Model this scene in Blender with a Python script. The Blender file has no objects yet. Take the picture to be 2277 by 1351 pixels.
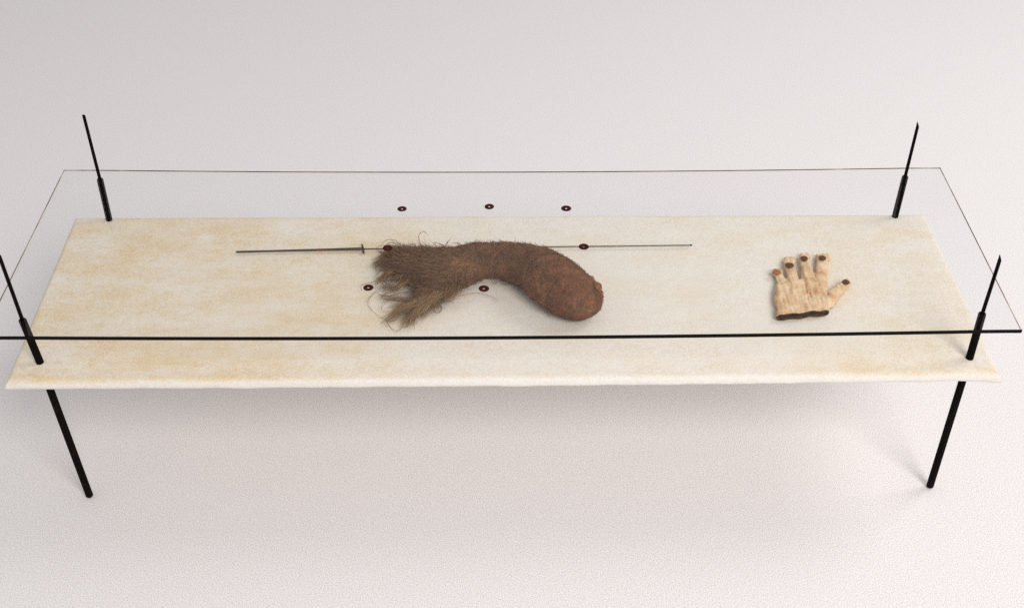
import bpy, math, random
import numpy as np
from mathutils import Vector, noise as mnoise

# ------------------------------------------------------------------ camera, light, exposure
S = bpy.context.scene
HB = 0.2896                      # height of the board's upper face above the floor
HG = 0.0889                      # glass above the board
CAM = np.array([0.00087, -1.29528, 1.17388 + HB])
PITCH, YAW, ROLL, FPX = 0.67563, 0.01067, 0.00031, 2600.62
PW, PH = 2277.0, 1351.0
_cp, _sp, _cy, _sy = math.cos(PITCH), math.sin(PITCH), math.cos(YAW), math.sin(YAW)
FW = np.array([_sy * _cp, _cy * _cp, -_sp])
RT = np.array([_cy, -_sy, 0.0])
UP = np.cross(RT, FW)
RT = RT * math.cos(ROLL) + UP * math.sin(ROLL)
UP = np.cross(RT, FW)

cam_d = bpy.data.cameras.new('camera')
cam = bpy.data.objects.new('camera', cam_d)
S.collection.objects.link(cam)
from mathutils import Matrix
cam.matrix_world = Matrix(((RT[0], UP[0], -FW[0], CAM[0]), (RT[1], UP[1], -FW[1], CAM[1]),
                           (RT[2], UP[2], -FW[2], CAM[2]), (0, 0, 0, 1)))
cam_d.sensor_fit = 'HORIZONTAL'
cam_d.sensor_width = 36.0
cam_d.lens = 36.0 * FPX / PW
cam_d.clip_start = 0.02
cam_d.clip_end = 100
S.camera = cam

world = bpy.data.worlds.new('World')
S.world = world
world.use_nodes = True
bg = world.node_tree.nodes['Background']
bg.inputs[0].default_value = (0.99, 0.98, 1.0, 1)
bg.inputs[1].default_value = 0.50

def lamp(name, loc, aim, size, energy, col):
    d = bpy.data.lights.new(name, 'AREA')
    d.shape = 'DISK'
    d.size = size
    d.energy = energy
    d.color = col
    o = bpy.data.objects.new(name, d)
    S.collection.objects.link(o)
    o.location = loc
    o.rotation_euler = (Vector(aim) - o.location).to_track_quat('-Z', 'Y').to_euler()


lamp('key_lamp', (1.9, -3.3, HB + 3.4), (0.3, 1.1, HB), 2.4, 175, (1.0, 0.978, 0.965))
lamp('back_lamp', (2.9, 1.15, HB + 2.8), (0.6, 1.3, HB), 1.7, 44, (1.0, 0.98, 0.985))

S.view_settings.view_transform = 'Standard'
S.view_settings.look = 'None'
S.view_settings.exposure = 0.02
S.view_settings.gamma = 1.0
S.render.engine = 'CYCLES'
S.cycles.use_denoising = False
S.cycles.max_bounces = 8
S.cycles.transparent_max_bounces = 16

# ------------------------------------------------------------------ helpers
rng = np.random.default_rng(7)
random.seed(7)


def un(px, py, z=0.0):
    """Where the sight line through a photograph point meets the level z above the board."""
    d = FW + RT * (px - PW / 2) / FPX - UP * (py - PH / 2) / FPX
    return CAM + d * (HB + z - CAM[2]) / d[2]


def depth(q):
    return float((np.asarray(q) - CAM) @ FW)


def link(name, me, parent=None, mats=()):
    o = bpy.data.objects.new(name, me)
    S.collection.objects.link(o)
    for m in mats:
        me.materials.append(m)
    if parent is not None:
        o.parent = parent
    return o


def mesh(name, verts, faces, smooth=True):
    me = bpy.data.meshes.new(name)
    me.from_pydata([tuple(map(float, v)) for v in verts], [], [tuple(map(int, f)) for f in faces])
    me.update()
    if smooth:
        me.polygons.foreach_set('use_smooth', [True] * len(me.polygons))
    return me


def empty(name, loc):
    o = bpy.data.objects.new(name, None)
    o.location = loc
    o.empty_display_size = 0.02
    S.collection.objects.link(o)
    return o


def tag(o, label, cat, group=None, kind=None):
    o['label'] = label
    o['category'] = cat
    if group:
        o['group'] = group
    if kind:
        o['kind'] = kind
    return o


def adopt(o, parent):
    """Parent o (built in world coordinates) to parent, keeping it where it stands."""
    o.parent = parent
    o.matrix_parent_inverse = Matrix.Translation(parent.location).inverted()


def mat(name):
    m = bpy.data.materials.new(name)
    m.use_nodes = True
    nt = m.node_tree
    return m, nt, nt.nodes['Principled BSDF']


def nd(nt, typ, **kw):
    n = nt.nodes.new(typ)
    for k, v in kw.items():
        if k in n.inputs.keys():
            n.inputs[k].default_value = v
        else:
            setattr(n, k, v)
    return n


def mixc(nt, fac, a, b, typ='MIX'):
    n = nt.nodes.new('ShaderNodeMix')
    n.data_type = 'RGBA'
    n.blend_type = typ
    for sock, v in ((n.inputs[0], fac), (n.inputs[6], a), (n.inputs[7], b)):
        if hasattr(v, 'is_output'):
            nt.links.new(v, sock)
        else:
            sock.default_value = v if not isinstance(v, tuple) else (*v[:3], 1)
    return n.outputs[2]


def math_(nt, op, a, b=None, clamp=False):
    n = nt.nodes.new('ShaderNodeMath')
    n.operation = op
    n.use_clamp = clamp
    for i, v in enumerate((a, b)):
        if v is None:
            continue
        if hasattr(v, 'is_output'):
            nt.links.new(v, n.inputs[i])
        else:
            n.inputs[i].default_value = v
    return n.outputs[0]


def coords(nt, scale=(1, 1, 1), loc=(0, 0, 0)):
    tc = nt.nodes.new('ShaderNodeTexCoord')
    mp = nt.nodes.new('ShaderNodeMapping')
    mp.inputs['Scale'].default_value = scale
    mp.inputs['Location'].default_value = loc
    nt.links.new(tc.outputs['Object'], mp.inputs[0])
    return mp.outputs[0]


def noise_(nt, vec, scale, detail=3, rough=0.55, out=0):
    n = nd(nt, 'ShaderNodeTexNoise', Scale=scale, Detail=detail, Roughness=rough)
    nt.links.new(vec, n.inputs['Vector'])
    return n.outputs[out]


def ramp(nt, fac, stops):
    n = nt.nodes.new('ShaderNodeValToRGB')
    el = n.color_ramp.elements
    while len(el) < len(stops):
        el.new(0.5)
    for e, (p, c) in zip(el, stops):
        e.position = p
        e.color = (*c[:3], 1) if isinstance(c, tuple) else (c, c, c, 1)
    nt.links.new(fac, n.inputs[0])
    return n.outputs[0]


def bump(nt, bsdf, h, strength, dist):
    b = nd(nt, 'ShaderNodeBump', Strength=strength, Distance=dist)
    nt.links.new(h, b.inputs['Height'])
    nt.links.new(b.outputs[0], bsdf.inputs['Normal'])


def lathe(prof, n=20, axis0=(0, 0, 0), axis1=None):
    """Turn (radius, height) pairs about z; with axis1 heights run 0..1 from axis0 to axis1."""
    a0 = np.array(axis0, float)
    if axis1 is None:
        ez, L = np.array([0, 0, 1.0]), 1.0
    else:
        v = np.array(axis1, float) - a0
        L = np.linalg.norm(v)
        ez = v / L
    ex = np.cross(ez, [0.3, 1, 0.17])
    ex /= np.linalg.norm(ex)
    ey = np.cross(ez, ex)
    V, F = [], []
    for r, h in prof:
        for k in range(n):
            t = 2 * math.pi * k / n
            V.append(a0 + ez * h * L + (ex * math.cos(t) + ey * math.sin(t)) * r)
    m = len(prof)
    for i in range(m - 1):
        for k in range(n):
            F.append((i * n + k, i * n + (k + 1) % n, (i + 1) * n + (k + 1) % n, (i + 1) * n + k))
    F.append(tuple(reversed(range(n))))
    F.append(tuple(range((m - 1) * n, m * n)))
    return V, F


def surface_nets(Fv, org, h):
    nx, ny, nz = Fv.shape
    c = [Fv[i:nx - 1 + i, j:ny - 1 + j, k:nz - 1 + k] for i in (0, 1) for j in (0, 1) for k in (0, 1)]
    offs = [(i, j, k) for i in (0, 1) for j in (0, 1) for k in (0, 1)]
    acc = np.zeros(c[0].shape + (3,))
    cnt = np.zeros(c[0].shape)
    for a in range(8):
        for b in range(a + 1, 8):
            da = np.array(offs[b]) - np.array(offs[a])
            if abs(da).sum() != 1:
                continue
            m = (c[a] < 0) != (c[b] < 0)
            den = c[a] - c[b]
            t = np.where(m, c[a] / np.where(abs(den) < 1e-12, 1, den), 0)
            acc += np.where(m[..., None], np.array(offs[a]) + t[..., None] * da, 0)
            cnt += m
    act = cnt > 0
    idx = -np.ones(act.shape, int)
    idx[act] = np.arange(act.sum())
    ii = np.argwhere(act)
    V = org + h * (ii + acc[act] / cnt[act][:, None])
    faces = []
    ins = Fv < 0
    for ax in range(3):
        sl = [slice(1, -1)] * 3
        sl[ax] = slice(0, -1)
        s2 = list(sl)
        s2[ax] = slice(1, None)
        A, B = ins[tuple(sl)], ins[tuple(s2)]
        for flip in (0, 1):
            w = np.argwhere((A & ~B) if not flip else (~A & B))
            if not len(w):
                continue
            w = w + np.array([0 if q == ax else 1 for q in range(3)])
            u, v = (ax + 1) % 3, (ax + 2) % 3
            q = []
            for du, dv in ((1, 1), (0, 1), (0, 0), (1, 0)):
                s = w.copy()
                s[:, u] -= du
                s[:, v] -= dv
                q.append(idx[s[:, 0], s[:, 1], s[:, 2]])
            q = np.stack(q, 1)
            if flip:
                q = q[:, ::-1]
            faces.append(q)
    return V, np.concatenate(faces)


def relax(V, F, it=2, k=0.5):
    for _ in range(it):
        s = np.zeros_like(V)
        n = np.zeros(len(V))
        for a, b in ((0, 1), (1, 2), (2, 3), (3, 0)):
            np.add.at(s, F[:, a], V[F[:, b]])
            np.add.at(s, F[:, b], V[F[:, a]])
            np.add.at(n, F[:, a], 1)
            np.add.at(n, F[:, b], 1)
        V = V * (1 - k) + k * s / n[:, None]
    return V


def vnormals(V, F):
    fn = np.cross(V[F[:, 2]] - V[F[:, 0]], V[F[:, 3]] - V[F[:, 1]])
    n = np.zeros_like(V)
    for a in range(4):
        np.add.at(n, F[:, a], fn)
    return n / (np.linalg.norm(n, axis=1)[:, None] + 1e-12)


def smin(a, b, k):
    h = np.clip(0.5 + 0.5 * (b - a) / k, 0, 1)
    return b * (1 - h) + a * h - k * h * (1 - h)


def seg_sdf(P, a, b, ra, rb, zs=1.0):
    """Distance to a tapered capsule; zs < 1 flattens it in z about its own axis."""
    a, b = np.array(a, float), np.array(b, float)
    sc = np.array([1, 1, 1 / zs])
    d = (b - a)
    q = P - a
    t = np.clip((q @ d) / (d @ d), 0, 1)
    return np.linalg.norm((q - t[..., None] * d) * sc, axis=-1) - (ra + (rb - ra) * t)


def poly_sdf(X, Y, pts):
    d = np.full(X.shape, 1e9)
    s = np.ones(X.shape)
    n = len(pts)
    for i in range(n):
        ax, ay = pts[i]
        bx, by = pts[i - 1]
        ex, ey = bx - ax, by - ay
        wx, wy = X - ax, Y - ay
        t = np.clip((wx * ex + wy * ey) / (ex * ex + ey * ey), 0, 1)
        d = np.minimum(d, (wx - ex * t) ** 2 + (wy - ey * t) ** 2)
        c1, c2, c3 = Y >= ay, Y < by, ex * wy > ey * wx
        s = np.where((c1 & c2 & c3) | (~c1 & ~c2 & ~c3), -s, s)
    return s * np.sqrt(d)


def tubes(name, Ps, r0, r1, mats, parent=None, sides=3):
    """Many strands as one mesh: Ps is (strands, points, 3)."""
    Ps = np.asarray(Ps, float)
    N, M, _ = Ps.shape
    T = np.gradient(Ps, axis=1)
    T /= np.linalg.norm(T, axis=2, keepdims=True) + 1e-12
    rv = rng.normal(size=(N, 1, 3))
    A = np.cross(T, rv)
    A /= np.linalg.norm(A, axis=2, keepdims=True) + 1e-12
    B = np.cross(T, A)
    rad = (np.broadcast_to(np.asarray(r0, float).reshape(-1, 1), (N, 1)) * (1 - np.linspace(0, 1, M) ** 2)[None]
           + r1 * (np.linspace(0, 1, M) ** 2)[None])
    V = np.stack([Ps + rad[..., None] * (A * math.cos(2 * math.pi * k / sides) + B * math.sin(2 * math.pi * k / sides))
                  for k in range(sides)], 2)          # N, M, sides, 3
    base = np.arange(N)[:, None, None] * M * sides
    i = np.arange(M - 1)[None, :, None] * sides
    k = np.arange(sides)[None, None, :]
    k2 = (k + 1) % sides
    Q = np.stack([base + i + k, base + i + k2, base + i + sides + k2, base + i + sides + k], -1).reshape(-1, 4)
    me = bpy.data.meshes.new(name)
    me.vertices.add(N * M * sides)
    me.vertices.foreach_set('co', V.reshape(-1))
    me.loops.add(len(Q) * 4)
    me.loops.foreach_set('vertex_index', Q.reshape(-1).astype(np.int32))
    me.polygons.add(len(Q))
    me.polygons.foreach_set('loop_start', np.arange(0, len(Q) * 4, 4, dtype=np.int32))
    me.polygons.foreach_set('use_smooth', np.ones(len(Q), dtype=bool))
    me.update(calc_edges=True)
    me.validate()
    o = link(name, me, None, mats)
    if parent is not None:
        adopt(o, parent)
    return o


def spline(ctrl, n):
    """Catmull-Rom through control points, n samples."""
    c = np.asarray(ctrl, float)
    c = np.vstack([2 * c[0] - c[1], c, 2 * c[-1] - c[-2]])
    m = len(c) - 3
    out = []
    for t in np.linspace(0, m - 1e-6, n):
        i = int(t)
        u = t - i
        p0, p1, p2, p3 = c[i:i + 4]
        out.append(0.5 * (2 * p1 + (p2 - p0) * u + (2 * p0 - 5 * p1 + 4 * p2 - p3) * u * u
                          + (3 * p1 - p0 - 3 * p2 + p3) * u ** 3))
    return np.array(out)


# ------------------------------------------------------------------ materials
def make_floor_mat():
    m, nt, b = mat('white_floor_paint')
    v = coords(nt)
    big = noise_(nt, v, 1.3, 3)
    c = mixc(nt, ramp(nt, big, [(0.3, 0.0), (0.7, 1.0)]), (0.80, 0.765, 0.745), (0.83, 0.805, 0.785))
    g = noise_(nt, v, 580, 2, 0.85)
    g2 = noise_(nt, v, 260, 2, 0.7, 1)
    c = mixc(nt, 0.85, c, ramp(nt, g, [(0.34, (0.46, 0.42, 0.40)), (0.5, (0.80, 0.765, 0.75)), (0.64, (0.98, 0.965, 0.96))]))
    c = mixc(nt, 0.10, c, g2, 'OVERLAY')
    nt.links.new(c, b.inputs['Base Color'])
    b.inputs['Roughness'].default_value = 0.75
    b.inputs['Specular IOR Level'].default_value = 0.2
    return m


def make_cloth_mat():
    m, nt, b = mat('stained_waxed_cloth')
    v = coords(nt)
    vs = coords(nt, (2.6, 5.0, 2.0), (3.1, 0.4, 0))
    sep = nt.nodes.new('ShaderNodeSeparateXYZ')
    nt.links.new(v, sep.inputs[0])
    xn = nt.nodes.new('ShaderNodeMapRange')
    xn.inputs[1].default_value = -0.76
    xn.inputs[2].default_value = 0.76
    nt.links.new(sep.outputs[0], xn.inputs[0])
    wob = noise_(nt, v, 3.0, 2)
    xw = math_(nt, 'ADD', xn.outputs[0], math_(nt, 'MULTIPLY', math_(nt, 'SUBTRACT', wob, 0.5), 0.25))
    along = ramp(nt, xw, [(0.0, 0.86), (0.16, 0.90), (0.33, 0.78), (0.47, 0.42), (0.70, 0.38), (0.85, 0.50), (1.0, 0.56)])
    blot = noise_(nt, vs, 3.2, 9, 0.72)
    blot = ramp(nt, blot, [(0.33, 0.05), (0.52, 0.48), (0.72, 1.0)])
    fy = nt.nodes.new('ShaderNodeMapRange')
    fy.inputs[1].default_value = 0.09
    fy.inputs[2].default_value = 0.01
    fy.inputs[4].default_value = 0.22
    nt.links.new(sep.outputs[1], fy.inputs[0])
    along = math_(nt, 'ADD', along, fy.outputs[0])  # yellower front strip: paints in the missing veil of glass reflection
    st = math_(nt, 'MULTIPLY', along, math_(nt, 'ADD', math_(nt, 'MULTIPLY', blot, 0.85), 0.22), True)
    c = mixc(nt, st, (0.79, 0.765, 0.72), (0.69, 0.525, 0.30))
    # rust-orange specks and small spots
    sp = noise_(nt, coords(nt, (1.6, 4.0, 1), (9, 2, 0)), 5.5, 5, 0.6)
    spm = math_(nt, 'MULTIPLY', ramp(nt, sp, [(0.56, 0.0), (0.76, 0.5)]), math_(nt, 'ADD', math_(nt, 'MULTIPLY', along, 0.8), 0.1), True)
    c = mixc(nt, spm, c, (0.68, 0.46, 0.23))
    mo = noise_(nt, coords(nt, (1, 1.6, 1), (4, 1, 2)), 48, 4, 0.7)
    c = mixc(nt, math_(nt, 'MULTIPLY', ramp(nt, mo, [(0.50, 0.0), (0.74, 0.45)]), along, True), c, (0.66, 0.47, 0.26))
    # grey worn patches
    gw = noise_(nt, coords(nt, (1, 3, 1), (1, 7, 0)), 4.0, 4, 0.6)
    c = mixc(nt, ramp(nt, gw, [(0.5, 0.0), (0.75, 0.5)]), c, (0.77, 0.74, 0.70))
    # the turned-down hem keeps its own whiter cloth
    hem = nt.nodes.new('ShaderNodeMapRange')
    hem.inputs[1].default_value = -0.0015
    hem.inputs[2].default_value = -0.006
    nt.links.new(math_(nt, 'SUBTRACT', sep.outputs[2], HB), hem.inputs[0])
    c = mixc(nt, math_(nt, 'MULTIPLY', hem.outputs[0], 0.75), c, (0.80, 0.775, 0.745))
    g = noise_(nt, v, 420, 2, 0.8)
    c = mixc(nt, 0.9, c, ramp(nt, g, [(0.30, (0.36, 0.32, 0.26)), (0.5, (0.5, 0.5, 0.5)), (0.70, (0.66, 0.65, 0.64))]), 'OVERLAY')
    nt.links.new(c, b.inputs['Base Color'])
    b.inputs['Roughness'].default_value = 0.8
    b.inputs['Specular IOR Level'].default_value = 0.2
    hgt = math_(nt, 'ADD', g, math_(nt, 'MULTIPLY', noise_(nt, v, 70, 3), 3.0))
    bump(nt, b, hgt, 0.35, 0.0006)
    return m


def make_iron_mat():
    m, nt, b = mat('blackened_iron')
    v = coords(nt)
    n = noise_(nt, v, 60, 4, 0.65)
    c = ramp(nt, n, [(0.35, (0.0025, 0.002, 0.0018)), (0.6, (0.006, 0.0035, 0.0025)), (0.78, (0.022, 0.008, 0.004))])
    nt.links.new(c, b.inputs['Base Color'])
    b.inputs['Roughness'].default_value = 0.8
    b.inputs['Specular IOR Level'].default_value = 0.06
    bump(nt, b, noise_(nt, v, 300, 3), 0.3, 0.0006)
    return m


def make_glass_mat():
    m, nt, b = mat('clear_glass')
    nt.nodes.remove(b)
    out = nt.nodes['Material Output']
    tr = nd(nt, 'ShaderNodeBsdfTransparent')
    tr.inputs[0].default_value = (0.996, 0.999, 0.999, 1)
    gl = nd(nt, 'ShaderNodeBsdfGlossy', Roughness=0.02)
    ge = nt.nodes.new('ShaderNodeNewGeometry')
    dt = nt.nodes.new('ShaderNodeVectorMath')
    dt.operation = 'DOT_PRODUCT'
    nt.links.new(ge.outputs['Normal'], dt.inputs[0])
    nt.links.new(ge.outputs['Incoming'], dt.inputs[1])
    gr = math_(nt, 'POWER', math_(nt, 'SUBTRACT', 1.0, math_(nt, 'ABSOLUTE', dt.outputs['Value']), True), 5.0)
    fr = math_(nt, 'ADD', math_(nt, 'MULTIPLY', gr, 0.96), 0.020, True)
    mx = nt.nodes.new('ShaderNodeMixShader')
    nt.links.new(fr, mx.inputs[0])
    nt.links.new(tr.outputs[0], mx.inputs[1])
    nt.links.new(gl.outputs[0], mx.inputs[2])
    nt.links.new(mx.outputs[0], out.inputs[0])
    return m


def simple(name, stops, scale=40, rough=0.6, spec=0.3, bstr=0.2, bdist=0.0005, detail=4):
    m, nt, b = mat(name)
    v = coords(nt)
    c = ramp(nt, noise_(nt, v, scale, detail, 0.62), stops)
    nt.links.new(c, b.inputs['Base Color'])
    b.inputs['Roughness'].default_value = rough
    b.inputs['Specular IOR Level'].default_value = spec
    bump(nt, b, noise_(nt, v, scale * 6, 3), bstr, bdist)
    return m


def make_felt_mat():
    m, nt, b = mat('matted_felt')
    v = coords(nt)
    sep = nt.nodes.new('ShaderNodeSeparateXYZ')
    nt.links.new(v, sep.inputs[0])
    mr = nt.nodes.new('ShaderNodeMapRange')
    mr.inputs[1].default_value = -0.10
    mr.inputs[2].default_value = 0.10
    nt.links.new(sep.outputs[0], mr.inputs[0])
    base = mixc(nt, mr.outputs[0], (0.145, 0.083, 0.048), (0.175, 0.074, 0.040))
    n1 = noise_(nt, coords(nt, (1, 1, 1), (2, 5, 1)), 28, 5, 0.65)
    base = mixc(nt, ramp(nt, n1, [(0.44, 0.0), (0.66, 0.65)]), base, (0.30, 0.145, 0.07))
    n2 = noise_(nt, coords(nt, (1, 1, 1), (7, 1, 3)), 45, 4, 0.6)
    base = mixc(nt, ramp(nt, n2, [(0.46, 0.0), (0.66, 0.75)]), base, (0.075, 0.048, 0.032))
    g = noise_(nt, v, 420, 3, 0.8)
    c = mixc(nt, 0.8, base, ramp(nt, g, [(0.28, (0.22, 0.20, 0.18)), (0.5, (0.5, 0.5, 0.5)), (0.72, (0.80, 0.78, 0.76))]), 'OVERLAY')
    nt.links.new(c, b.inputs['Base Color'])
    b.inputs['Roughness'].default_value = 0.95
    b.inputs['Specular IOR Level'].default_value = 0.08
    bump(nt, b, math_(nt, 'ADD', g, math_(nt, 'MULTIPLY', n2, 4.0)), 0.7, 0.0015)
    return m


def make_hair_mat(name, a, b_, c_):
    m, nt, b = mat(name)
    gi = nt.nodes.new('ShaderNodeNewGeometry')
    c = ramp(nt, gi.outputs['Random Per Island'], [(0.0, a), (0.5, b_), (1.0, c_)])
    nt.links.new(c, b.inputs['Base Color'])
    b.inputs['Roughness'].default_value = 0.85
    b.inputs['Specular IOR Level'].default_value = 0.04
    return m


def make_glove_mat():
    m, nt, b = mat('tan_glove_hide')
    v = coords(nt)
    n1 = noise_(nt, v, 38, 5, 0.62)
    c = ramp(nt, n1, [(0.32, (0.46, 0.26, 0.125)), (0.46, (0.65, 0.44, 0.255)), (0.62, (0.75, 0.56, 0.365))])
    n2 = noise_(nt, coords(nt, (70, 16, 40), (1, 2, 3)), 1.0, 4, 0.6)
    c = mixc(nt, ramp(nt, n2, [(0.57, 0.0), (0.73, 0.6)]), c, (0.42, 0.24, 0.11))  # crease shade painted as darker streaks in the hide colour
    g = noise_(nt, v, 450, 2, 0.7)
    c = mixc(nt, 0.6, c, ramp(nt, g, [(0.28, (0.34, 0.32, 0.28)), (0.5, (0.5, 0.5, 0.5)), (0.72, (0.66, 0.65, 0.62))]), 'OVERLAY')
    nt.links.new(c, b.inputs['Base Color'])
    b.inputs['Roughness'].default_value = 0.7
    b.inputs['Specular IOR Level'].default_value = 0.1
    bump(nt, b, math_(nt, 'ADD', n1, math_(nt, 'MULTIPLY', n2, 1.5)), 0.6, 0.002)
    return m


M_floor = make_floor_mat()
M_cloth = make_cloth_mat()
M_iron = make_iron_mat()
M_glass = make_glass_mat()
M_edge = simple('dark_glass_edge', [(0.3, (0.002, 0.002, 0.002)), (0.7, (0.006, 0.004, 0.003))], 30, 0.5, 0.08, 0.05)
M_arris = simple('glass_arris', [(0.38, (0.07, 0.035, 0.016)), (0.54, (0.20, 0.125, 0.07)), (0.70, (0.62, 0.57, 0.51))], 9, 0.4, 0.15, 0.05)  # pale end of the ramp paints glints along the edge
M_felt = make_felt_mat()
M_fuzz = make_hair_mat('grey_brown_hair', (0.11, 0.058, 0.030), (0.205, 0.112, 0.060), (0.37, 0.205, 0.105))
M_short = make_hair_mat('red_brown_nap', (0.095, 0.047, 0.028), (0.175, 0.086, 0.050), (0.33, 0.165, 0.085))
M_lock = make_hair_mat('fringe_hair', (0.13, 0.074, 0.035), (0.28, 0.17, 0.082), (0.50, 0.26, 0.11))
M_wisp = make_hair_mat('pale_wisp_hair', (0.17, 0.105, 0.052), (0.34, 0.22, 0.115), (0.58, 0.37, 0.19))
M_stray = make_hair_mat('loose_hair', (0.14, 0.075, 0.04), (0.26, 0.14, 0.075), (0.36, 0.21, 0.11))
M_knob = simple('amber_resin', [(0.3, (0.10, 0.03, 0.008)), (0.7, (0.26, 0.095, 0.02))], 60, 0.4, 0.4)
M_disc = simple('dark_red_lacquer', [(0.3, (0.020, 0.004, 0.003)), (0.7, (0.065, 0.012, 0.008))], 90, 0.6, 0.1, 0.15)
M_spit = simple('rusted_iron', [(0.34, (0.030, 0.022, 0.013)), (0.5, (0.06, 0.040, 0.022)), (0.66, (0.10, 0.035, 0.018))], 22, 0.7, 0.3, 0.4)
M_guard = simple('dark_rust', [(0.34, (0.02, 0.008, 0.006)), (0.66, (0.06, 0.02, 0.014))], 60, 0.7, 0.3, 0.4)
M_blade = simple('dull_steel', [(0.34, (0.11, 0.085, 0.055)), (0.66, (0.20, 0.165, 0.115))], 50, 0.5, 0.4, 0.2)
M_glove = make_glove_mat()
M_hollow_shade = simple('cuff_hollow_shade', [(0.35, (0.035, 0.016, 0.005)), (0.65, (0.13, 0.068, 0.024))], 160, 0.9, 0.1, 0.4)  # inside of the cuff, painted darker than its own shading makes it
M_nail_d = simple('dark_nail', [(0.34, (0.045, 0.018, 0.005)), (0.62, (0.13, 0.064, 0.022))], 200, 0.8, 0.08, 0.3)
M_nail_r = simple('red_nail', [(0.34, (0.07, 0.017, 0.007)), (0.62, (0.17, 0.05, 0.02))], 200, 0.8, 0.08, 0.3)
M_nail_o = simple('rust_nail', [(0.34, (0.26, 0.085, 0.025)), (0.62, (0.38, 0.15, 0.05))], 200, 0.8, 0.08, 0.3)

# ------------------------------------------------------------------ floor
fl = link('floor', mesh('floor', [(-12, -12, 0), (12, -12, 0), (12, 12, 0), (-12, 12, 0)], [(0, 1, 2, 3)], False), None, [M_floor])
fl['kind'] = 'structure'

# ------------------------------------------------------------------ the table: cloth-covered board on four iron rods
TABLE = empty('display_table', (0.0, 0.21, 0.0))
tag(TABLE, 'low long table with stained cream cloth board on thin black iron rods', 'table')

C_FL, C_FR, C_BR, C_BL = (un(9, 850), un(2227, 831), un(2057, 474), un(165, 481))


def build_board():
    R, T = 0.009, 0.0175
    a = np.concatenate([np.array([0, .0006, .0014, .0026, .0042, .0062, .0095]), np.linspace(0.016, 0.484, 95),
                        1 - np.array([.0095, .0062, .0042, .0026, .0014, .0006, 0])[:] * 1 - 0.0 * 1])
    a[102:] = 1 - np.array([.0095, .0062, .0042, .0026, .0014, .0006, 0])
    a[7:102] = np.linspace(0.016, 0.984, 95)
    c = np.concatenate([np.array([0, .002, .005, .009, .014, .021, .032]), np.linspace(0.05, 0.95, 40),
                        1 - np.array([.032, .021, .014, .009, .005, .002, 0])])
    nu, nv = len(a), len(c)
    V, F = [], []
    wlen, dlen = 1.5, 0.43

    def wob(x, y, s, k):
        return mnoise.noise(Vector((x * s, y * s, k)))
    for v in c:
        for u in a:
            p = (C_FL * (1 - u) + C_FR * u) * (1 - v) + (C_BL * (1 - u) + C_BR * u) * v
            d = min(min(u, 1 - u) * wlen, min(v, 1 - v) * dlen)
            z = 0.0
            if d < R:
                z = -(R - math.sqrt(max(R * R - (R - d) ** 2, 0)))
            z += 0.0009 * wob(p[0], p[1], 9, 1.0) + 0.0005 * wob(p[0], p[1], 30, 4.0)
            z -= 0.0030 * (4 * u * (1 - u)) * (1 - v)
            x, y = p[0], p[1]
            if v == 0:
                y += 0.0014 * wob(x, 0, 14, 7) + 0.0008 * wob(x, 0, 45, 8)
            if v == 1:
                y += 0.0012 * wob(x, 1, 12, 9)
            if u == 0 or u == 1:
                x += 0.0014 * wob(u, y, 14, 11)
            V.append([x, y, HB + z])
    for j in range(nv - 1):
        for i in range(nu - 1):
            F.append((j * nu + i, j * nu + i + 1, (j + 1) * nu + i + 1, (j + 1) * nu + i))
    per = ([i for i in range(nu)] + [j * nu + nu - 1 for j in range(1, nv)]
           + [(nv - 1) * nu + i for i in range(nu - 2, -1, -1)] + [j * nu for j in range(nv - 2, 0, -1)])
    prev = per
    cen = np.array([0.0, 0.21])
    for k, (zz, ins) in enumerate([(-0.0105, -0.0002), (-0.013, 0.0004), (-0.0155, 0.0022), (-T, 0.005)]):
        cur = []
        for q in per:
            p = np.array(V[q])
            dx = np.sign(p[0]) * ins if abs(p[0]) > 0.72 else 0
            dy = (ins if p[1] < 0.02 else (-ins if p[1] > 0.40 else 0))
            sag = (V[q][2] - HB) + R
            zc = HB + zz + 0.9 * sag + 0.0012 * wob(p[0] * 1.0, p[1], 22, 20 + k)
            ex = 0.0
            # the front right corner of the wrapped cloth hangs a little low and wide
            fr = max(0.0, 1 - np.hypot(p[0] - C_FR[0], p[1] - C_FR[1]) / 0.03)
            fl_ = max(0.0, 1 - np.hypot(p[0] - C_FL[0], p[1] - C_FL[1]) / 0.03)
            zc -= 0.0035 * fr + 0.002 * fl_
            ex += 0.005 * fr - 0.003 * fl_
            cur.append(len(V))
            V.append([p[0] - dx + ex, p[1] + dy, zc])
        n = len(per)
        for i in range(n):
            F.append((prev[i], cur[i], cur[(i + 1) % n], prev[(i + 1) % n]))
        prev = cur
    F.append(tuple(prev[::-1]))
    # faces of the ring run outward
    return mesh('board', V, F)


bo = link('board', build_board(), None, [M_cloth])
adopt(bo, TABLE)


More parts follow.
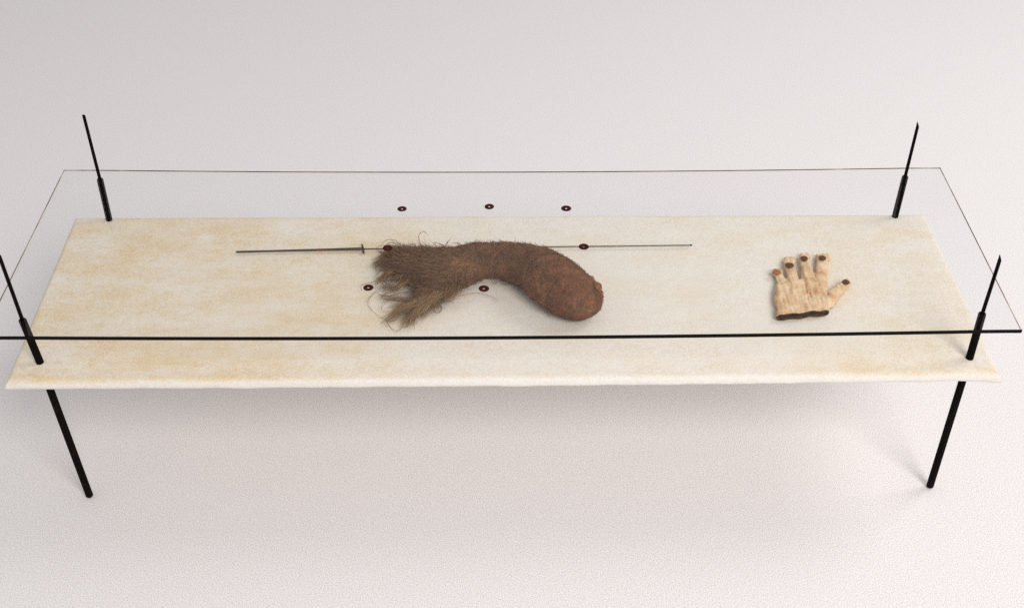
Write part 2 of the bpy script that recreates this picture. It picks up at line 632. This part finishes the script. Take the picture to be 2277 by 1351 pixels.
def rod(px_base, px_sh, foot, ztip, cut, rl=0.0057, rp=0.0028):
    b, s = un(*px_base, 0.0), un(*px_sh, HG)
    f = np.array([foot[0], foot[1], 0.0])
    top = np.array([s[0], s[1], HB + HG - 0.0035])
    V, F = [], []
    # bent only as little as a hand-set rod is: foot, board, shoulder
    prof = [(0.0018, 0.0), (0.0042, 0.0012), (rl * 1.04, 0.0035)]
    pts = [(f, 0.0018, 0.0), (f, 0.0042, 0.0010), (f, rl * 1.05, 0.0035)]
    n = 18
    path = []
    for base, r, dz in pts:
        path.append((base + np.array([0, 0, dz]), r))
    for t in np.linspace(0.1, 1, 7):
        path.append((f * (1 - t) + b * t, rl * (1.05 - 0.03 * t)))
    for t in (0.3, 0.6, 0.9):
        path.append((b * (1 - t) + top * t, rl * 1.01))
    path.append((top - np.array([0, 0, 0.0016]), rl * 1.0))
    path.append((top, rl * 0.86))
    for p, r in path:
        for k in range(n):
            t = 2 * math.pi * k / n
            V.append(p + np.array([math.cos(t), math.sin(t), 0]) * r)
    for i in range(len(path) - 1):
        for k in range(n):
            F.append((i * n + k, i * n + (k + 1) % n, (i + 1) * n + (k + 1) % n, (i + 1) * n + k))
    F.append(tuple(reversed(range(n))))
    F.append(tuple(range((len(path) - 1) * n, len(path) * n)))
    leg = link('leg', mesh('leg', V, F), None, [M_iron])
    adopt(leg, TABLE)
    # thin pin: continues the rod's direction above its shoulder
    V, F = [], []
    tip = np.array([top[0] + cut[1], top[1], HB + ztip])
    n = 14
    hs = [0, 0.25, 0.5, 0.75, 1.0]
    for i, h in enumerate(hs):
        p = top * (1 - h) + tip * h
        for k in range(n):
            t = 2 * math.pi * k / n
            dx = math.cos(t)
            q = p + np.array([dx, math.sin(t), 0]) * rp * (1 - 0.08 * h)
            if i == len(hs) - 1:
                q = q + np.array([0, 0, -cut[0] * (dx + 1) / 2])
            V.append(q)
    for i in range(len(hs) - 1):
        for k in range(n):
            F.append((i * n + k, i * n + (k + 1) % n, (i + 1) * n + (k + 1) % n, (i + 1) * n + k))
    F.append(tuple(reversed(range(n))))
    F.append(tuple(range((len(hs) - 1) * n, len(hs) * n)))
    pin = link('pin', mesh('pin', V, F), None, [M_iron])
    pin.parent = leg
    pin.matrix_parent_inverse = leg.matrix_parent_inverse.copy()
    pin.matrix_parent_inverse = Matrix.Identity(4)
    leg_w = Matrix.Translation((0, 0, 0))
    return leg


f_fl, f_fr = un(200, 1103, -HB), un(2067, 1082, -HB)
rod((89, 805), (48, 706), f_fl[:2], 0.205, (0.006, -0.002))
rod((2156, 795), (2186, 692), f_fr[:2], 0.193, (0.012, 0.0))
rod((243, 489), (221, 394), (-0.690, 0.413), 0.2095, (0.001, 0.0005), 0.0054)
rod((1990, 482), (2014, 388), (0.697, 0.409), 0.193, (0.011, 0.0), 0.0054)

# ------------------------------------------------------------------ glass pane resting on the rods' shoulders
GT = 0.0055
G_BL, G_BR, G_FR = un(143, 378, HG), un(2090, 373, HG), un(2272, 736, HG)
g0, gf = un(0, 668, HG), un(0, 751, HG)
dirL = (g0 - G_BL) / np.linalg.norm(g0 - G_BL)
dirF = (gf - G_FR) / np.linalg.norm(gf - G_FR)
A_ = np.array([[dirL[0], -dirF[0]], [dirL[1], -dirF[1]]])
tt = np.linalg.solve(A_, (G_FR - G_BL)[:2])
G_FL = G_BL + dirL * tt[0]


def sag(x):
    return -0.0058 * max(0.0, 1 - (x / 0.70) ** 2)


def gpt(u, v):
    p = (G_FL * (1 - u) + G_FR * u) * (1 - v) + (G_BL * (1 - u) + G_BR * u) * v
    return np.array([p[0], p[1], HB + HG - 0.003 + sag(p[0])])


PANE = empty('glass_pane', tuple(gpt(0.5, 0.5)))
tag(PANE, 'large clear rectangular glass sheet resting on the rods above the cream board', 'glass sheet')
NU = 48
V, F = [], []
for lay in (0, 1):
    for v in (0, 1):
        for i in range(NU + 1):
            V.append(gpt(i / NU, v) + np.array([0, 0, GT * lay]))
n1 = NU + 1
for i in range(NU):
    F.append((i, n1 + i, n1 + i + 1, i + 1))                              # underside
    F.append((2 * n1 + i, 2 * n1 + i + 1, 3 * n1 + i + 1, 3 * n1 + i))    # upper side
sh = link('sheet', mesh('sheet', V, F), None, [M_glass])
adopt(sh, PANE)


def edge_strip(name, p_of_t, out, z0, z1, m, n=48, th=0.0008):
    """A ground edge of the pane: a thin band standing on the sheet's rim."""
    V, F = [], []
    o = np.array(out)
    for i in range(n + 1):
        p = p_of_t(i / n)
        for q, zz in ((0, z0), (1, z0 + 0.0004), (1, z1 - 0.0004), (0, z1), (-1, z1), (-1, z0)):
            V.append(p + o * th * q + np.array([0, 0, zz]))
    for i in range(n):
        for k in range(6):
            F.append((i * 6 + k, i * 6 + (k + 1) % 6, (i + 1) * 6 + (k + 1) % 6, (i + 1) * 6 + k))
    F.append(tuple(range(6)))
    F.append(tuple(n * 6 + k for k in reversed(range(6))))
    e = link(name, mesh(name, V, F, False), None, [m])
    adopt(e, PANE)
    return e


edge_strip('edge', lambda t: gpt(t, 0), (0, -1, 0), -0.0001, GT + 0.0001, M_edge)
edge_strip('edge', lambda t: gpt(t, 1), (0, 1, 0), 0.0014, 0.0031, M_arris, th=0.0006)
edge_strip('edge', lambda t: gpt(0, t), (-1, 0, 0), 0.0024, 0.0038, M_arris, 12, 0.0006)
edge_strip('edge', lambda t: gpt(1, t), (1, 0, 0), 0.0024, 0.0038, M_arris, 12, 0.0006)

# ------------------------------------------------------------------ seven dark rings lying on the glass
ring_me = None
RINGS = [
    (894, 464, 'dark red ring on the glass, left one of the three in the back row'),
    (1088, 459, 'dark red ring on the glass, middle one of the three in the back row'),
    (1259, 463, 'dark red ring on the glass, right one of the three in the back row'),
    (862, 551, 'brownish dark ring over the upper left end of the hairy form'),
    (1298, 548, 'dark red ring crossing the thin blade right of the felt form'),
    (819, 639, 'dark red ring left of the hair fringe, near its loose strands'),
    (1076, 641, 'dark ring in front of the bend in the felt form'),
]
prof = [(0.0017, 0.0002), (0.0025, 0.0), (0.0066, 0.0), (0.0078, 0.0004), (0.0081, 0.0008), (0.0077, 0.0012),
        (0.0062, 0.0015), (0.0036, 0.0014), (0.0022, 0.0011), (0.0017, 0.0007), (0.0017, 0.0002)]
for i, (px, py, lab) in enumerate(RINGS):
    zt = HG - 0.003 + GT
    p = un(px, py, zt)
    p = un(px, py, zt + sag(p[0]) + 0.0012)
    if ring_me is None:
        Vr, Fr = lathe(prof, 28)
        Fr = Fr[:-2]
        ring_me = mesh('ring', Vr, Fr)
        ring_me.materials.append(M_disc)
    o = bpy.data.objects.new('ring', ring_me)
    S.collection.objects.link(o)
    o.location = (p[0], p[1], HB + zt + sag(p[0]) + 0.0002)
    o.rotation_euler = (0, 0, i * 0.9)
    sc = 1.0 + 0.02 * ((i * 37) % 5 - 2)
    o.scale = (sc, sc * (0.97 + 0.02 * (i % 3)), 1)
    tag(o, lab, 'ring', 'rings lying on the glass sheet')

# ------------------------------------------------------------------ the spit: dark handle, small cross guard, thin blade
h0, h1 = un(525, 560, 0.0045), un(806, 553, 0.0052)
SPIT = empty('spit', tuple(h0 * 0.5 + h1 * 0.5 - np.array([0, 0, 0.0045])))
tag(SPIT, 'long thin iron spit with dark handle and small cross guard behind felt form', 'spit')
V, F = lathe([(0.0010, 0), (0.0018, 0.004), (0.0019, 0.02), (0.0018, 0.25), (0.0020, 0.5), (0.0022, 0.75), (0.0027, 0.97), (0.0022, 1.0)], 12, h0, h1)
o = link('handle', mesh('handle', V, F), None, [M_spit])
adopt(o, SPIT)
ga, gb = un(804.5, 542, 0.007), un(809.5, 564, 0.003)
V, F = lathe([(0.0006, 0), (0.0013, 0.06), (0.0018, 0.3), (0.0026, 0.5), (0.0018, 0.7), (0.0014, 0.94), (0.0006, 1)], 10, ga, gb)
o = link('guard', mesh('guard', V, F), None, [M_guard])
adopt(o, SPIT)
e0, e1 = un(806, 553.5, 0.0050), un(1535, 545, 0.0060)
V, F = lathe([(0.0013, 0), (0.0013, 0.3), (0.0012, 0.7), (0.0011, 0.99), (0.0011, 1)], 10, e0, e1)
o = link('blade', mesh('blade', V, F), None, [M_blade])
adopt(o, SPIT)
e2 = un(1537.5, 545, 0.0060)
V, F = lathe([(0.0004, -0.3), (0.0017, 0.1), (0.0019, 0.5), (0.0014, 0.9), (0.0004, 1.1)], 10, e1, e2 + (e2 - e1) * 0.4)
o = link('tip', mesh('tip', V, F), None, [M_guard])
adopt(o, SPIT)

# ------------------------------------------------------------------ the felt and hair form
SEC = [((1330, 631), (1243, 697)), ((1310, 614), (1214, 681)),
       ((1289, 596), (1190, 664)), ((1262, 580), (1169, 649)), ((1237, 567), (1158, 630)), ((1202, 556), (1140, 622)),
       ((1174, 550), (1120, 617)), ((1142, 546), (1097, 611)), ((1108, 549), (1074, 608)), ((1079, 546), (1050, 610)),
       ((1052, 548), (1026, 626)), ((1025, 551), (995, 647)), ((985, 554), (962, 650)), ((950, 554), (930, 638)),
       ((921, 554), (902, 620)), ((893, 554), (880, 600))]
ZS = 0.86
spine = []
for (ux, uy), (lx, ly) in SEC:
    mx, my = (ux + lx) / 2, (uy + ly) / 2
    w = math.hypot(ux - lx, uy - ly) / 2
    z = 0.03
    for _ in range(4):
        c = un(mx, my, z)
        r = w * depth(c) / FPX / 1.015
        z = r * ZS * 0.97
    spine.append((un(mx, my, z), r))
rs = np.array([q[1] for q in spine])
cs = np.array([q[0] for q in spine])
for _ in range(2):
    rs[1:-1] = 0.25 * rs[:-2] + 0.5 * rs[1:-1] + 0.25 * rs[2:]
cs[1:-1] = 0.2 * cs[:-2] + 0.6 * cs[1:-1] + 0.2 * cs[2:]
fine = spline(np.column_stack([cs, rs]), 2 * len(cs) - 1)
spine = [(q[:3], q[3]) for q in fine]
FORM = empty('felt_form', (float(spine[16][0][0]), float(spine[16][0][1]), HB))
tag(FORM, 'brown trunk-like felt form with rounded end and frayed hair fringe on cream board', 'felt form')
lobe = []
for (px, py, rp, z) in ((990, 606, 38, 0.022), (966, 636, 27, 0.016), (945, 660, 18, 0.011), (925, 682, 8, 0.006)):
    c = un(px, py, z)
    lobe.append((c, rp * depth(c) / FPX))

hs = 0.0016
lo = np.array([spine[-1][0][0] - 0.05, min(s[0][1] for s in spine) - 0.06, HB - 0.004])
hi = np.array([max(s[0][0] + s[1] for s in spine) + 0.02, max(s[0][1] + s[1] for s in spine) + 0.02, HB + 0.09])
nn = np.ceil((hi - lo) / hs).astype(int)
G = np.stack(np.meshgrid(*[lo[i] + hs * np.arange(nn[i]) for i in range(3)], indexing='ij'), -1)
D = None
for i in range(len(spine) - 1):
    (a, ra), (b, rb) = spine[i], spine[i + 1]
    d = seg_sdf(G, a, b, ra, rb, ZS)
    D = d if D is None else smin(D, d, 0.011)
for i in range(len(lobe) - 1):
    (a, ra), (b, rb) = lobe[i], lobe[i + 1]
    D = smin(D, seg_sdf(G, a, b, ra, rb, 0.75), 0.010)
D = np.maximum(D, -(G[..., 2] - HB - 0.0008))
Vb, Fb = surface_nets(D, lo, hs)
Vb = relax(Vb, Fb, 6)
Nb = vnormals(Vb, Fb)
# unevenness of matted felt: soft lumps everywhere, slight creases across the trunk near the end
SPc = np.array([s[0] for s in spine])
Vn = Vb.copy()
for i in range(len(Vb)):
    p = Vb[i]
    amp = 0.0028 * mnoise.noise(Vector(p) * 42) + 0.0011 * mnoise.noise(Vector(p) * 90) + 0.0009 * mnoise.noise(Vector(p) * 130) + 0.0005 * mnoise.noise(Vector(p) * 300)
    amp += 0.0012 * mnoise.noise(Vector((p[0] * 60 + p[1] * -50, p[0] * 10, p[2] * 10)))
    if p[2] > HB + 0.004:
        Vn[i] = p + Nb[i] * amp
Vb = Vn
body = link('body', mesh('body', Vb, Fb), None, [M_felt])
adopt(body, FORM)
Nb = vnormals(Vb, Fb)

# amber knob at the rounded end
kc = None
best = 1e9
for i in range(0, len(Vb), 3):
    q = Vb[i]
    if q[2] < HB + 0.03 or (CAM - q) @ Nb[i] < 0:
        continue
    dd = q - CAM
    zz = dd @ FW
    e = (PW / 2 + FPX * (dd @ RT) / zz - 1327) ** 2 + (PH / 2 - FPX * (dd @ UP) / zz - 639) ** 2
    if e < best:
        best, kc, kn = e, q, Nb[i]
V, F = lathe([(0.0018, -0.45), (0.0080, 0.0), (0.0084, 0.3), (0.0068, 0.7), (0.0035, 0.98), (0.0006, 1.04)], 18, kc - kn * 0.001, kc + kn * 0.0075)
V = [np.array(v) + 0.0008 * mnoise.noise(Vector(v) * 250) for v in V]
o = link('knob', mesh('knob', V, F), None, [M_knob])
adopt(o, FORM)

# hair over the surface: long and loose towards the fringe, a short nap over the rounded end
up_i = np.where((Vb[:, 2] > HB + 0.006))[0]
X = Vb[up_i, 0]
fur_w = np.clip((0.10 - X) / 0.25, 0, 1)
# local flow = towards the fringe along the spine
k_near = np.argmin(((Vb[up_i][:, None, :] - SPc[None]) ** 2).sum(-1), 1)
tang = np.gradient(SPc, axis=0)
tang /= np.linalg.norm(tang, axis=1)[:, None]


def fuzz(name, n, weight, lmin, lmax, lift, spread, m, r0, npts=5, curl=0.25):
    pr = weight / weight.sum()
    pick = rng.choice(len(up_i), n, p=pr)
    P0 = Vb[up_i[pick]] + rng.normal(size=(n, 3)) * 0.0008
    Nn = Nb[up_i[pick]]
    T0 = tang[k_near[pick]]
    D0 = T0 * (1 - spread) + rng.normal(size=(n, 3)) * spread + Nn * lift
    D0 -= Nn * np.minimum((D0 * Nn).sum(1), 0)[:, None] * 1.3
    D0 /= np.linalg.norm(D0, axis=1)[:, None]
    L = rng.uniform(lmin, lmax, n)
    cv = rng.normal(size=(n, 3)) * curl
    t = np.linspace(0, 1, npts)
    Ps = P0[:, None] + (D0[:, None] * t[None, :, None] + cv[:, None] * (t ** 2)[None, :, None] - Nn[:, None] * (0.35 * lift * t ** 2)[None, :, None]) * L[:, None, None]
    Ps[..., 2] = np.maximum(Ps[..., 2], HB + 0.0008)
    o = tubes(name, Ps, np.full(n, r0), r0 * 0.3, [m], FORM)
    o['kind'] = 'stuff'
    return o


fuzz('long_fur', 2200, np.clip((-0.05 - X) / 0.08, 0, 1) + 1e-6, 0.008, 0.022, 0.06, 0.22, M_fuzz, 0.00030, 6, 0.16)
fuzz('matted_fur', 9000, fur_w + 1e-6, 0.0025, 0.0065, 0.08, 0.55, M_fuzz, 0.00036, 5)
fuzz('short_nap', 5500, (1 - fur_w) + 0.15, 0.0015, 0.0036, 0.35, 0.7, M_short, 0.00030, 4)

# fringe: locks of hair hanging out of the open end
LOCKS = [  # root px, mid px, tip px, strands, spread
    # upper tuft, swept left
    ((905, 566), (872, 560), (846, 566), 70, 6), ((905, 572), (868, 568), (840, 580), 80, 7), ((908, 580), (866, 578), (836, 592), 80, 7),
    ((910, 588), (874, 588), (842, 600), 55, 5), ((912, 594), (886, 596), (862, 606), 50, 5), ((916, 604), (894, 606), (876, 616), 40, 4),
    ((900, 562), (880, 552), (862, 548), 50, 5),
    ((888, 596), (862, 606), (846, 634), 70, 2.2), ((905, 600), (880, 620), (866, 626), 25, 3), ((920, 610), (885, 640), (862, 640), 25, 3),
    # lower tuft, splayed towards the front
    ((962, 652), (920, 664), (852, 662), 45, 1.8), ((962, 654), (922, 672), (874, 682), 70, 4), ((966, 654), (912, 676), (864, 704), 75, 3),
    ((968, 650), (912, 680), (858, 716), 60, 2.2), ((970, 652), (920, 680), (886, 700), 80, 7), ((972, 652), (926, 686), (894, 722), 60, 2.8),
    ((974, 652), (932, 686), (906, 714), 80, 4), ((976, 652), (936, 684), (914, 722), 60, 2.4), ((978, 650), (944, 682), (930, 704), 75, 5),
    ((980, 650), (952, 678), (940, 703), 55, 3), ((984, 648), (960, 672), (953, 695), 55, 3), ((986, 646), (968, 668), (972, 686), 70, 4),
    ((1004, 630), (994, 652), (980, 664), 120, 8), ((1020, 622), (1010, 640), (994, 656), 110, 8),
]
for (rx, ry), (mx, my), (tx, ty), n, sp in LOCKS:
    low = ry > 630
    n = int(n * (1.05 if low else 1.25))
    zr, zm, zt = (0.020, 0.014, 0.0035) if low else (0.026, 0.020, 0.007)
    m = 9
    t = np.linspace(0, 1, m)
    Ps = np.zeros((n, m, 3))
    ph = rng.uniform(0, 6.28)
    for s in range(n):
        j = rng.normal(size=2) * sp * 1.1
        j2 = j * rng.uniform(0.3, 1.0) + rng.normal(size=2) * sp * 0.25
        ext = rng.uniform(0.62, 1.12)
        a = un(rx + rng.normal() * 9, ry + rng.normal() * 5, zr * rng.uniform(0.7, 1.2))
        b = un(mx + j[0], my + j[1] * 0.8, zm * rng.uniform(0.5, 1.3))
        c = un(mx + (tx - mx) * ext + j2[0], my + (ty - my) * ext + j2[1] * 0.8, zt * rng.uniform(0.3, 1.6))
        cur = spline([a, b, c], m)
        cur += np.cumsum(rng.normal(size=(m, 3)) * (0.0016 if low else 0.0011), 0) * np.array([1, 1, 0.4]) * t[:, None]
        cur[:, 0] += 0.0024 * np.sin(t * 7 + ph + rng.normal() * 0.5) * t
        cur[:, 1] += 0.0034 * np.sin(t * 6 + 1.7 * ph + rng.normal() * 0.5) * t
        Ps[s] = cur
    Ps[..., 2] = np.maximum(Ps[..., 2], HB + 0.0008)
    tubes('fringe_lock', Ps, rng.uniform(0.00016, 0.00030, n), 0.0001, [M_wisp if low else M_lock], FORM)

# loose single hairs, some curling into loops
STRAYS = [
    [(880, 605), (850, 620), (822, 628), (803, 634), (806, 646)], [(868, 628), (845, 640), (828, 655), (820, 676), (836, 698), (862, 712)],
    [(858, 706), (864, 722), (880, 735), (894, 728), (900, 712)], [(862, 566), (844, 560), (836, 552), (848, 545), (862, 548)],
    [(892, 548), (880, 536), (862, 533), (850, 542)], [(945, 556), (934, 542), (930, 526), (942, 514), (952, 524)],
    [(1000, 556), (985, 546), (966, 537)], [(990, 552), (994, 540), (1002, 530)], [(1060, 545), (1054, 538), (1044, 541)],
    [(1085, 544), (1098, 538), (1108, 545)], [(1128, 549), (1150, 540), (1170, 546), (1180, 552)], [(1020, 632), (1018, 652), (1004, 668), (982, 673), (974, 682)],
    [(1015, 632), (1034, 640), (1046, 630)], [(1000, 650), (1018, 657), (1050, 652), (1076, 652), (1094, 661), (1104, 668)],
    [(968, 678), (980, 676), (982, 686), (972, 692), (958, 684)], [(962, 684), (972, 696), (980, 690), (978, 676), (970, 670)],
    [(985, 655), (978, 665), (975, 676), (984, 672), (1000, 670)], [(905, 618), (880, 612), (862, 616), (858, 628), (872, 634), (890, 628)],
    [(915, 640), (890, 634), (866, 640), (852, 650)], [(920, 650), (895, 650), (872, 656), (850, 658), (838, 650)],
    [(880, 650), (860, 644), (845, 636), (836, 640)], [(905, 660), (875, 664), (852, 672), (848, 684), (860, 692), (880, 686)],
    [(880, 690), (868, 696), (862, 706), (870, 714), (884, 708)], [(856, 590), (842, 604), (840, 616), (850, 622)],
    [(846, 580), (834, 588), (838, 602)], [(870, 615), (852, 610), (842, 622), (838, 636)], [(900, 628), (876, 640), (856, 652), (848, 662)],
    [(888, 640), (862, 652), (856, 640), (868, 632), (880, 640)], [(1106, 618), (1118, 632), (1134, 628)], [(1090, 620), (1100, 630), (1112, 626)],
    [(930, 552), (918, 543), (906, 546)], [(1030, 552), (1022, 540), (1010, 542)], [(975, 553), (966, 545), (958, 549)],
    [(912, 708), (908, 720), (896, 727)], [(886, 545), (872, 540), (856, 546), (846, 558), (850, 566)],
]
Ps = []
for st in STRAYS:
    for rep in range(2 if len(st) > 3 else 3):
        z0 = rng.uniform(0.010, 0.024) if st[0][1] > 570 else 0.045
        zz = np.linspace(z0, rng.uniform(0.001, 0.004) if st[0][1] > 570 else 0.030, len(st))
        Ps.append(spline([un(x + rng.normal() * 2.2 * rep, y + rng.normal() * 1.8 * rep, z) for (x, y), z in zip(st, zz)], 16))
for k in range(46):     # short random curls in the gap between the tufts
    x, y = rng.uniform(845, 900), rng.uniform(608, 664)
    a = rng.uniform(0, 6.28)
    R = rng.uniform(4, 14)
    arc = rng.uniform(1.5, 4.5) * rng.choice([-1, 1])
    zc = rng.uniform(0.002, 0.016)
    Ps.append(spline([un(x + R * math.cos(a + arc * t), y + 0.7 * R * math.sin(a + arc * t), zc) for t in np.linspace(0, 1, 6)], 16))
for k in range(170):     # ends standing off the outline of the body
    i = up_i[rng.integers(len(up_i))]
    if Vb[i, 0] > 0.02 + 0.04 * rng.random():
        continue
    d0 = Nb[i] + rng.normal(size=3) * 0.6
    d0[2] = abs(d0[2]) * 0.5
    L = rng.uniform(0.004, 0.013)
    b1 = Vb[i] + d0 * L * 0.5 + rng.normal(size=3) * 0.002
    b2 = b1 + d0 * L * 0.4 + rng.normal(size=3) * 0.003
    Ps.append(spline([Vb[i] - Nb[i] * 0.001, b1, b2], 16))
Ps = np.array(Ps)
Ps[..., 2] = np.clip(Ps[..., 2], HB + 0.0008, HB + 0.079)
o = tubes('loose_hair', Ps, rng.uniform(0.00026, 0.00042, len(Ps)), 0.00018, [M_stray], FORM)
o['kind'] = 'stuff'

# ------------------------------------------------------------------ the glove
GZ = 0.0071
gl_poly = [un(x, y, GZ)[:2] for x, y in [(1724, 724), (1840, 712), (1845, 686), (1842, 664), (1839, 645), (1838, 630),
                                        (1812, 622), (1780, 624), (1750, 630), (1726, 636), (1722, 650), (1722, 668), (1727, 688)]]
cuff_a, cuff_b = un(1722, 707, GZ), un(1842, 696, GZ)
GLOVE = empty('glove', (float(cuff_a[0] + cuff_b[0]) / 2, float(cuff_a[1]) + 0.06, HB))
tag(GLOVE, 'flat tan glove with dark fingertips and open dark cuff on cream board', 'glove')
hs = 0.0011
lo = np.array([un(1710, 640)[0] - 0.005, un(1780, 716)[1] - 0.012, HB - 0.003])
hi = np.array([un(1898, 640)[0] + 0.004, un(1780, 560)[1] + 0.012, HB + 0.030])
nn = np.ceil((hi - lo) / hs).astype(int)
G = np.stack(np.meshgrid(*[lo[i] + hs * np.arange(nn[i]) for i in range(3)], indexing='ij'), -1)
X, Y, Z = G[..., 0], G[..., 1], G[..., 2] - HB
rr = 0.0068
d2 = poly_sdf(X[:, :, 0], Y[:, :, 0], gl_poly)[:, :, None]
palm = np.sqrt(np.maximum(d2 + rr, 0) ** 2 + ((Z - GZ)) ** 2) - rr
FINGERS = [  # px path, radius px
    ([(1743, 652), (1738, 626), (1729, 605)], (13, 10.5, 9)),
    ([(1768, 654), (1760, 608), (1754, 582)], (15, 13.2, 11)),
    ([(1798, 654), (1795, 606), (1788, 575)], (16, 14.6, 10.5)),
    ([(1823, 654), (1826, 606), (1829, 576)], (15, 13.2, 13.2)),
    ([(1836, 672), (1856, 652), (1881, 631)], (20, 14.5, 10.5)),
]
D = palm
fd = []
for path, rad in FINGERS:
    q = None
    for i in range(len(path) - 1):
        z0, z1 = ((0.0071, 0.0066), (0.0066, 0.0058))[i]
        a, b = un(*path[i], z0), un(*path[i + 1], z1)
        k = depth(a) / FPX
        d = seg_sdf(G, a, b, rad[i] * k, rad[i + 1] * k, (0.66, 0.60)[i])
        q = d if q is None else np.minimum(q, d)
    fd.append(q)
for q in fd[:4]:
    D = smin(D, q, 0.0045)
D = smin(D, fd[4], 0.003)
for ex, ey in ((1747, 574), (1761, 573), (1781, 566), (1793, 564), (1816, 568), (1840, 566), (1721, 600), (1734, 598), (1883, 621)):
    a = un(ex, ey + 2, 0.005)
    D = smin(D, seg_sdf(G, a, a + np.array([0, -0.008, 0.0]), 0.0030, 0.0045), 0.003)   # crimped corners of the fingertips
for (ax, ay), (bx, by) in (((1748, 575), (1760, 574)), ((1782, 567), (1792, 566)), ((1818, 570), (1838, 568))):
    D = smin(D, seg_sdf(G, un(ax, ay, 0.005), un(bx, by, 0.005), 0.0030, 0.0034), 0.003)
# seams between the fingers run on as grooves down the back of the glove
for path in ([(1749, 606), (1756, 626), (1760, 640)], [(1780, 600), (1788, 628), (1796, 660), (1799, 676)],
             [(1812, 596), (1816, 615)], [(1800, 650), (1803, 668)], [(1838, 644), (1841, 660)]):
    for i in range(len(path) - 1):
        a, b = un(*path[i], 0.0140), un(*path[i + 1], 0.0140)
        D = np.maximum(D, -(seg_sdf(G, a, b, 0.0019, 0.0014)))
# cut the cuff and hollow it
cd = cuff_b[:2] - cuff_a[:2]
cn = np.array([cd[1], -cd[0]]) / np.linalg.norm(cd)          # points out of the cuff, towards the front
cut = (X - cuff_a[0]) * cn[0] + (Y - cuff_a[1]) * cn[1]
cut = cut + 0.0011 * np.sin(X * 210) + 0.0008 * np.sin(X * 90 + 1)
D = np.maximum(D, cut)
uu = np.clip(((X - cuff_a[0]) * cd[0] + (Y - cuff_a[1]) * cd[1]) / (cd @ cd), 0, 1)
half = 0.0052 - 0.0026 * uu
cav = np.maximum(np.sqrt(np.maximum(d2 + 0.0098, 0) ** 2 + ((Z - GZ + 0.0006) * (0.0080 / half)) ** 2) - 0.0080, -(cut + 0.016))
D = np.maximum(D, -cav)
D = np.maximum(D, -(Z - 0.0006))
Vg, Fg = surface_nets(D, lo, hs)
Vg = relax(Vg, Fg, 2, 0.45)
Ng = vnormals(Vg, Fg)
gi = np.clip(((Vg - lo) / hs).round().astype(int), 0, nn - 1)
cv_at = cav[gi[:, 0], gi[:, 1], gi[:, 2]]
for i in range(len(Vg)):
    p = Vg[i]
    if p[2] > HB + 0.003 and cv_at[i] > 0.0016:
        a = 0.0018 * mnoise.noise(Vector((p[0] * 200, p[1] * 32, p[2] * 40))) + 0.0006 * mnoise.noise(Vector(p) * 160)
        # crimped ends
        Vg[i] = p + Ng[i] * a
me = mesh('hide', Vg, Fg)
hide = link('hide', me, None, [M_glove, M_hollow_shade])
inner = cv_at < 0.0013
cut_v = (Vg[:, 0] - cuff_a[0]) * cn[0] + (Vg[:, 1] - cuff_a[1]) * cn[1] + 0.0011 * np.sin(Vg[:, 0] * 210) + 0.0008 * np.sin(Vg[:, 0] * 90 + 1)
inner |= (cut_v > -0.0016) & (Vg[:, 2] < HB + GZ)          # the lower lip is painted dark like the hollow
fn = np.cross(Vg[Fg[:, 2]] - Vg[Fg[:, 0]], Vg[Fg[:, 3]] - Vg[Fg[:, 1]])
fn /= np.linalg.norm(fn, axis=1)[:, None] + 1e-12
rim = (cut_v[Fg].mean(1) > -0.0022) & (fn[:, :2] @ cn > 0.45)
deep = (cut_v[Fg].mean(1) > -0.030) & (fn[:, 2] < -0.2) & (Vg[Fg][:, :, 2].mean(1) > HB + 0.003)
mi = ((inner[Fg].sum(1) >= 2) | rim | deep).astype(np.int32)
me.polygons.foreach_set('material_index', mi)
me.update()
adopt(hide, GLOVE)
# oval nails on the fingertips
for (px, py, rx, m, tilt, lab) in ((1727, 606, 11, M_nail_o, 0.1, 'rust orange nail on the smallest finger'), (1756, 590.5, 11, M_nail_d, -0.1, None),
                                   (1788, 575.5, 10.5, M_nail_r, 0.05, 'dark red nail on the middle finger'), (1828.5, 574.5, 10, M_nail_d, 0.45, None),
                                   (1880.5, 628, 10, M_nail_d, 0.7, None)):
    # rest on the glove's upper skin
    p = un(px, py, 0.012)
    near = np.argsort(((Vg[:, :2] - p[:2]) ** 2).sum(1) )[:60]
    near = near[Vg[near, 2] > HB + 0.005] if (Vg[near, 2] > HB + 0.005).any() else near
    ztop = float(np.percentile(Vg[near, 2], 80)) - HB
    p = un(px, py, ztop + 0.001)
    k = depth(p) / FPX
    V, F = lathe([(0.05, -1.5), (0.75, -1.2), (1.0, -0.2), (0.98, 0.35), (0.80, 0.75), (0.45, 0.55), (0.02, 0.45)], 18)
    rx *= 0.84
    V = [np.array([v[0] * rx * k, v[1] * rx * k * 0.98, v[2] * 0.0013]) * np.array([1 + 0.22 * mnoise.noise(Vector((v[0] * 1.6 + px, v[1] * 1.6, 0))),
                                                                                  1 + 0.25 * mnoise.noise(Vector((v[0] * 1.6, v[1] * 1.6 + px, 5))), 1]) for v in V]
    o = link('nail', mesh('nail', V, F), None, [m])
    o.location = (p[0], p[1], HB + ztop + 0.0020)
    o.rotation_euler = (0.06, 0.0, tilt)
    if lab:
        o['label'] = lab
    adopt(o, GLOVE)
